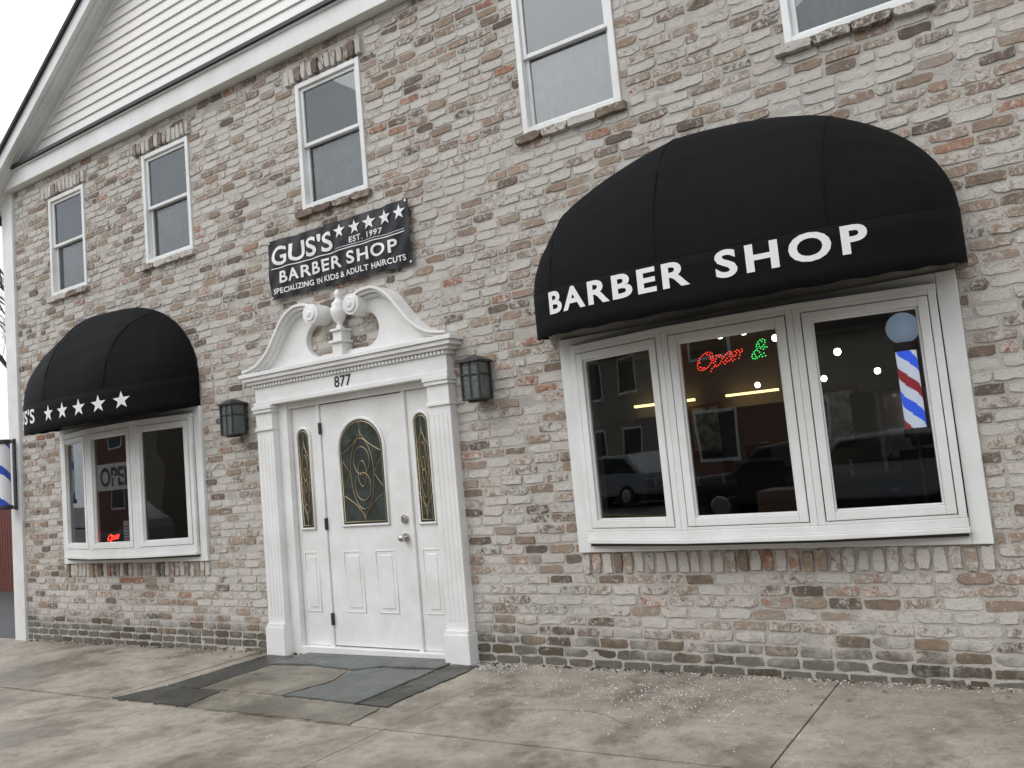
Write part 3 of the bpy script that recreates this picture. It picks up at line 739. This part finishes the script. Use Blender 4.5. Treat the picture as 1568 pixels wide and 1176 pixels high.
# ---------------- ground ----------------
g=MB(); g.add([(-400,-400,-.42),(400,-400,-.42),(400,400,-.42),(-400,400,-.42)],[(0,1,2,3)]); g.obj('ground',M['ground'])
g=MB(); sx=[-30,-27.4,-25,-22.6,-20.2,-17.9,-15.6,-13.4,-11.1,-8.75,-6.2,-3.42,-1.22,1.05,3.4,5.8,8.2]; sy=[-5.9,-4.4,-2.95,-1.48,.03]
for i in range(len(sx)-1):
    for j in range(4):
        x0,x1,y0,y1=sx[i]+.005,sx[i+1]-.005,sy[j]+.005,sy[j+1]-.005; h0,h1=gz(x0),gz(x1); dz=rng.uniform(-.003,.003)
        g.add([(x0,y0,h0-.12),(x1,y0,h1-.12),(x1,y1,h1-.12),(x0,y1,h0-.12),(x0,y0,h0+dz),(x1,y0,h1+dz),(x1,y1,h1+dz),(x0,y1,h0+dz)],BF,0)
g.add([(-30,-5.9,gz(-30)-.012),(8.2,-5.9,gz(8.2)-.012),(8.2,.03,gz(8.2)-.012),(-30,.03,gz(-30)-.012)],[(0,1,2,3)],1)
def slab(poly,h,mi):
    P=[]
    for i in range(len(poly)):
        a=Vector(poly[i]); b=Vector(poly[(i+1)%len(poly)]); k=max(1,int((b-a).length/.05))
        for j in range(k):
            q=a.lerp(b,j/k); P.append((q.x+rng.normal(0,.006),q.y+rng.normal(0,.006)))
    n=len(P); v=[(x,y,gz(x)-.01) for x,y in P]+[(x,y,gz(x)+h) for x,y in P]
    g.add(v,[tuple(range(n,2*n))]+[(i,(i+1)%n,n+(i+1)%n,n+i) for i in range(n)],mi)
slab([(-6.15,-1.47),(-5.25,-1.47),(-5.35,-1.12),(-6.0,-1.12)],.008,4)
slab([(-5.23,-1.47),(-3.7,-1.47),(-3.74,-1.15),(-5.33,-1.12)],.008,2)
slab([(-6.0,-1.10),(-5.62,-1.10),(-5.62,-.12),(-6.0,-.12)],.009,4)
slab([(-5.60,-1.10),(-4.72,-1.09),(-4.62,-.72),(-4.72,-.45),(-5.2,-.38),(-5.6,-.42)],.010,2)
slab([(-4.68,-1.10),(-3.98,-1.12),(-3.98,-.31),(-4.5,-.34),(-4.67,-.47),(-4.57,-.72)],.013,3)
slab([(-3.96,-1.12),(-3.72,-1.13),(-3.72,-.12),(-3.96,-.12)],.009,4)
slab([(-5.6,-.39),(-5.2,-.35),(-4.70,-.42),(-4.5,-.29),(-3.98,-.27),(-3.98,.0),(-5.6,.0)],.018,3)
# hairline cracks: thin dark slivers lying on the slabs
for (cx0,cy0,ang,ln_) in ((-2.9,-1.0,.5,.9),(-7.6,-.9,-.4,1.1),(-.4,-.7,1.2,.8)):
    P=[(cx0,cy0)]
    for k in range(14):
        ang+=rng.normal(0,.35); P.append((P[-1][0]+math.cos(ang)*ln_/14,P[-1][1]+math.sin(ang)*ln_/14)); ang=ang*.9+.05
    for k in range(14):
        (xa,ya),(xb,yb)=P[k],P[k+1]; wd=.0016
        g.add([(xa,ya-wd,gz(xa)+.0042),(xb,yb-wd,gz(xb)+.0042),(xb,yb+wd,gz(xb)+.0042),(xa,ya+wd,gz(xa)+.0042)],[(0,1,2,3)],1)
g.obj('sidewalk',[M['walk'],M['joint'],M['walk2'],M['slate'],M['slated']])
m=MB()
for i in range(20):
    x0=-30+i*1.93; m.box(x0,x0+1.92,-6.05,-5.905,-.45,gz(x0)-.002)
m.obj('kerb',M['kerb'],bevel=.015)
m=MB(); m.add([(-120,-15,-.40),(60,-15,-.22),(60,-6.0,-.16),(-120,-6.0,-.40)],[(0,1,2,3)]); m.obj('road',M['asphalt'])
m=MB(); m.add([(-40,-10.6,-.30),(40,-10.6,-.19),(40,-10.48,-.19),(-40,-10.48,-.30)],[(0,1,2,3)]); m.add([(-40,-10.35,-.30),(40,-10.35,-.19),(40,-10.23,-.19),(-40,-10.23,-.30)],[(0,1,2,3)]); o=m.obj('road_marking',M['yellow'])
o.location.z=.06
m=MB(); m.box(-40,40,-18,-15,-.4,-.05); m.obj('far_sidewalk',M['kerb'])
m=MB(); m.add([(-60,.1,-.27),(-10.6,.1,-.19),(-10.6,40,-.2),(-60,40,-.27)],[(0,1,2,3)]); m.obj('parking_lot',M['asphalt'])
m=MB()
def grain(x,y,s):
    z=gz(x)+.004
    m.add([(x-s,y-s*.7,z),(x+s,y-s*.6,z),(x+.2*s,y+s,z),(x+rng.normal(0,s*.3),y,z+s*1.2)],[(0,1,3),(1,2,3),(2,0,3)])
def cl(n,cx,cy,sx_,sy_):
    for _ in range(n):
        x,y=rng.normal(cx,sx_),rng.normal(cy,sy_)
        if y<-.02 and y>-3: grain(x,y,abs(rng.normal(.0016,.0013))+.0008)
cl(420,-3.7,-.14,.22,.06); cl(650,-2.15,-.45,.5,.24); cl(260,-4.9,-.06,.45,.05); cl(250,-2.2,-.7,.9,.35); cl(120,-4.3,-1.0,.8,.5)
for _ in range(380): grain(rng.uniform(-3.6,0.5),-abs(rng.normal(0,.05))-.02,abs(rng.normal(.0025,.0015))+.001)
m.obj('road_salt',M['salt'])
m=MB()
for _ in range(420):
    x=rng.uniform(-10.2,1.5); y=-abs(rng.normal(0,.035))-.012; s=abs(rng.normal(.006,.005))+.002; z=gz(x)+.002
    m.add([(x-s,y-s*.7,z),(x+s,y-s*.6,z),(x+.2*s,y+s,z),(x+rng.normal(0,s*.3),y,z+s*.9)],[(0,1,3),(1,2,3),(2,0,3)])
m.obj('mortar_crumbs',M['joint'])
m=MB()
for _ in range(60):
    x=rng.uniform(-10,.5); y=-abs(rng.normal(0,.25))-.03; s=rng.uniform(.006,.02); a=rng.uniform(0,6.28); z_=gz(x)+.008
    m.add([(x+s*math.cos(a),y+s*math.sin(a),z_),(x-.4*s*math.sin(a),y+.4*s*math.cos(a),z_+s*.4),(x-s*math.cos(a),y-s*math.sin(a),z_),(x+.4*s*math.sin(a),y-.4*s*math.cos(a),z_+.002)],[(0,1,2,3)])
m.obj('leaf_litter',M['leaf'])

# ---------------- left background ----------------
m=MB(); x=-26.
while x<-10.9:
    m.box(x,x+.085,3.2,3.225,-.25,1.42+.01*math.sin(x*9)); x+=.1
m.box(-26,-10.9,3.226,3.26,1.1,1.17); m.box(-26,-10.9,3.226,3.26,.1,.17)
m.obj('slat_fence',M['fence'])
def tree(name,x,y,h,seed):
    r=random.Random(seed); m=MB()
    def br(p,d,L,rad,dep):
        n=3; q=p
        for i in range(n):
            d=(d+Vector((r.uniform(-.16,.16),r.uniform(-.16,.16),r.uniform(-.02,.1)))).normalized(); q2=q+d*L/n
            m.cyl(q,q2,rad*(1-.25*i/n),rad*(1-.25*(i+1)/n),6 if dep<3 else 4,caps=False); q=q2
            if dep<6 and i>0:
                for _ in range(1 if dep>1 else 2):
                    a=r.uniform(0,6.28); s=(d+Vector((math.cos(a),math.sin(a),r.uniform(.1,.5)))*r.uniform(.6,1.)).normalized(); br(q,s,L*r.uniform(.55,.75),rad*.55,dep+1)
        if dep<6: br(q,d,L*.75,rad*.72,dep+1)
    br(Vector((x,y,-.3)),Vector((0,0,1)),h*.3,h*.018,0); m.obj(name,M['bark'])
tree('bare_tree',-18.4,5.2,9,3); tree('bare_tree.001',-27,12,13,5)
H=empty('red_roof_house'); m=MB(); m.box(-44,-30,14,22,-.3,3.2); m.obj('walls',M['oppbeige'],H)
m=MB(); m.add([(-45,13.4,3.0),(-29,13.4,3.0),(-29,18,5.2),(-45,18,5.2),(-45,22.6,3.0),(-29,22.6,3.0)],[(0,1,2,3),(3,2,5,4),(1,5,2),(0,3,4)]); m.obj('roof',M['fence'],H)
m=MB()
for x in (-42,-38,-34): m.box(x,x+1.4,13.95,14.0,.9,2.3)
m.obj('windows',M['dark'],H)
# ---------------- across the street (seen as reflections) ----------------
def block(name,x0,x1,y0,h,mt,gable):
    E=empty(name); m=MB(); m.box(x0,x1,y0-9,y0,-.2,h); m.obj('walls',M[mt],E)
    w=MB(); t=MB()
    x=x0+1
    while x<x1-1.6:
        for z in ((1.0,2.4),(4.0,5.4)):
            if z[1]<h: w.box(x,x+1.1,y0+.005,y0+.03,*z); t.box(x-.08,x+1.18,y0+.001,y0+.02,z[0]-.1,z[1]+.1)
        x+=2.4
    w.obj('windows',M['dark'],E); t.obj('trim',M['white'],E)
    m=MB(); xm=(x0+x1)/2
    if gable: m.prism([(x0-.3,h),(x1+.3,h),(xm,h+2.6)],y0-9,y0+.3)
    else: m.box(x0-.1,x1+.1,y0-9,y0+.15,h,h+.4)
    m.obj('roof',M['shingle'],E)
block('brick_building',-17,-6,-19,6.2,'oppbrick',False); block('sided_house',-4,5,-20,4.2,'oppbeige',True); block('brick_building.001',7,20,-19,7,'oppbrick',False); block('sided_house.001',-31,-20,-20,5.6,'oppbeige',True); block('brick_building.002',-50,-33,-19,6.5,'oppbrick',False)
def car(name,x,y,mt,L=4.6,hh=1.65,zg=-.3):
    E=empty(name); m=MB()
    prof=[(-L/2,.35),(-L/2+.02,.75),(-L/2+.25,.98),(-L/4,1.05),(-L/8,hh*.93),(.3,hh),(L/3,hh*.97),(L/2-.1,1.05),(L/2,.8),(L/2,.35)]
    m.prism([(x+a,zg+b) for a,b in prof],y-.88,y+.88); m.obj('body',M[mt],E,bevel=.08)
    g=MB()
    g.prism([(x-L/4+.15,zg+1.06),(x-L/8+.05,zg+hh*.9),(x+.3,zg+hh*.94),(x+L/3-.1,zg+hh*.92),(x+L/2-.35,zg+1.06)],y-.885,y+.885); g.obj('windows',M['carglass'],E)
    w=MB()
    for a in (-L*.31,L*.31):
        for s in (-1,1): w.cyl((x+a,y+s*.72,zg+.34),(x+a,y+s*.9,zg+.34),.34,.34,24)
    w.obj('wheels',M['tyre'],E)
    w=MB()
    for a in (-L*.31,L*.31):
        for s in (-1,1): w.cyl((x+a,y+s*.9,zg+.34),(x+a,y+s*.91,zg+.34),.2,.18,16)
    w.obj('hubcaps',M['nickel'],E)
car('parked_car',-4.8,-13.7,'card'); car('parked_car.001',2.2,-13.7,'carw'); car('parked_car.002',-11.6,-13.7,'carw',4.4,1.5); car('parked_car.003',-18.5,-13.7,'carw')
U_=empty('utility_pole'); m=MB(); m.cyl((1.2,-15.6,-.1),(1.25,-15.6,9.5),.16,.11,12); m.box(0.0,2.4,-15.66,-15.54,8.6,8.72); m.obj('pole_and_crossarm',M['bark'],U_)
W=[]
for k,(yy,zz_) in enumerate(((-15.6,8.75),(-15.5,8.75),(-15.6,7.6),(-15.6,7.2))):
    W.append([(x_,yy+k*.3,zz_-.9+.9*((x_-1.2)/25)**2*1.) for x_ in np.linspace(-50,50,40)])
curve('overhead_wires',W,.02,M['tyre'],U_)

# ---------------- camera, light ----------------
r=Vector((.8334,.5452,-.0907))
fw=Vector((-.5376,.8378,.0954)).normalized(); r=(r-fw*r.dot(fw)).normalized(); u=r.cross(fw)
cam=bpy.data.cameras.new('camera'); co=bpy.data.objects.new('camera',cam); COL.objects.link(co); S.camera=co
mw_=Matrix((( r.x,u.x,-fw.x,0),(r.y,u.y,-fw.y,-5.126),(r.z,u.z,-fw.z,1.364),(0,0,0,1))); co.matrix_world=mw_
cam.sensor_width=36; cam.lens=1274.1/1568*36; cam.clip_end=2000; cam.clip_start=.05
el=math.radians(48)
sd_=bpy.data.lights.new('sun','SUN'); sd_.energy=.9; sd_.angle=math.radians(45); sd_.color=(1,.98,.95)
so=bpy.data.objects.new('sun',sd_); COL.objects.link(so)
dirv=Vector((-.35,-math.cos(el),math.sin(el))).normalized(); so.rotation_euler=dirv.to_track_quat('Z','Y').to_euler()
w=bpy.data.worlds.new('World'); S.world=w; w.use_nodes=True; n=w.node_tree.nodes; l=w.node_tree.links
sk=n.new('ShaderNodeTexSky'); sk.sky_type='NISHITA'; sk.sun_disc=False; sk.sun_elevation=el; sk.sun_rotation=math.atan2(dirv.x,dirv.y); sk.air_density=1; sk.dust_density=3
hs=n.new('ShaderNodeHueSaturation'); hs.inputs['Saturation'].default_value=.25
tc=n.new('ShaderNodeTexCoord'); nz=n.new('ShaderNodeTexNoise'); nz.inputs['Scale'].default_value=2.2; nz.inputs['Detail'].default_value=7
cr=n.new('ShaderNodeValToRGB'); cr.color_ramp.elements[0].position=.35; cr.color_ramp.elements[1].position=.68; cr.color_ramp.elements[0].color=(7.6,8.1,8.9,1); cr.color_ramp.elements[1].color=(11.6,11.9,12.4,1)
l.new(tc.outputs['Generated'],nz.inputs['Vector']); l.new(nz.outputs['Fac'],cr.inputs['Fac'])
mx=n.new('ShaderNodeMix'); mx.data_type='RGBA'; mx.inputs[0].default_value=.8
l.new(sk.outputs[0],hs.inputs['Color']); l.new(hs.outputs[0],mx.inputs[6]); l.new(cr.outputs[0],mx.inputs[7])
sz=n.new('ShaderNodeSeparateXYZ'); l.new(tc.outputs['Generated'],sz.inputs[0])
mr=n.new('ShaderNodeMapRange'); mr.inputs[1].default_value=0; mr.inputs[2].default_value=1; mr.inputs[3].default_value=.88; mr.inputs[4].default_value=1.3; l.new(sz.outputs[2],mr.inputs[0])
vm=n.new('ShaderNodeVectorMath'); vm.operation='SCALE'; l.new(mx.outputs[2],vm.inputs[0]); l.new(mr.outputs[0],vm.inputs['Scale'])
bg=n['Background']; bg.inputs['Strength'].default_value=.135; l.new(vm.outputs[0],bg.inputs['Color'])
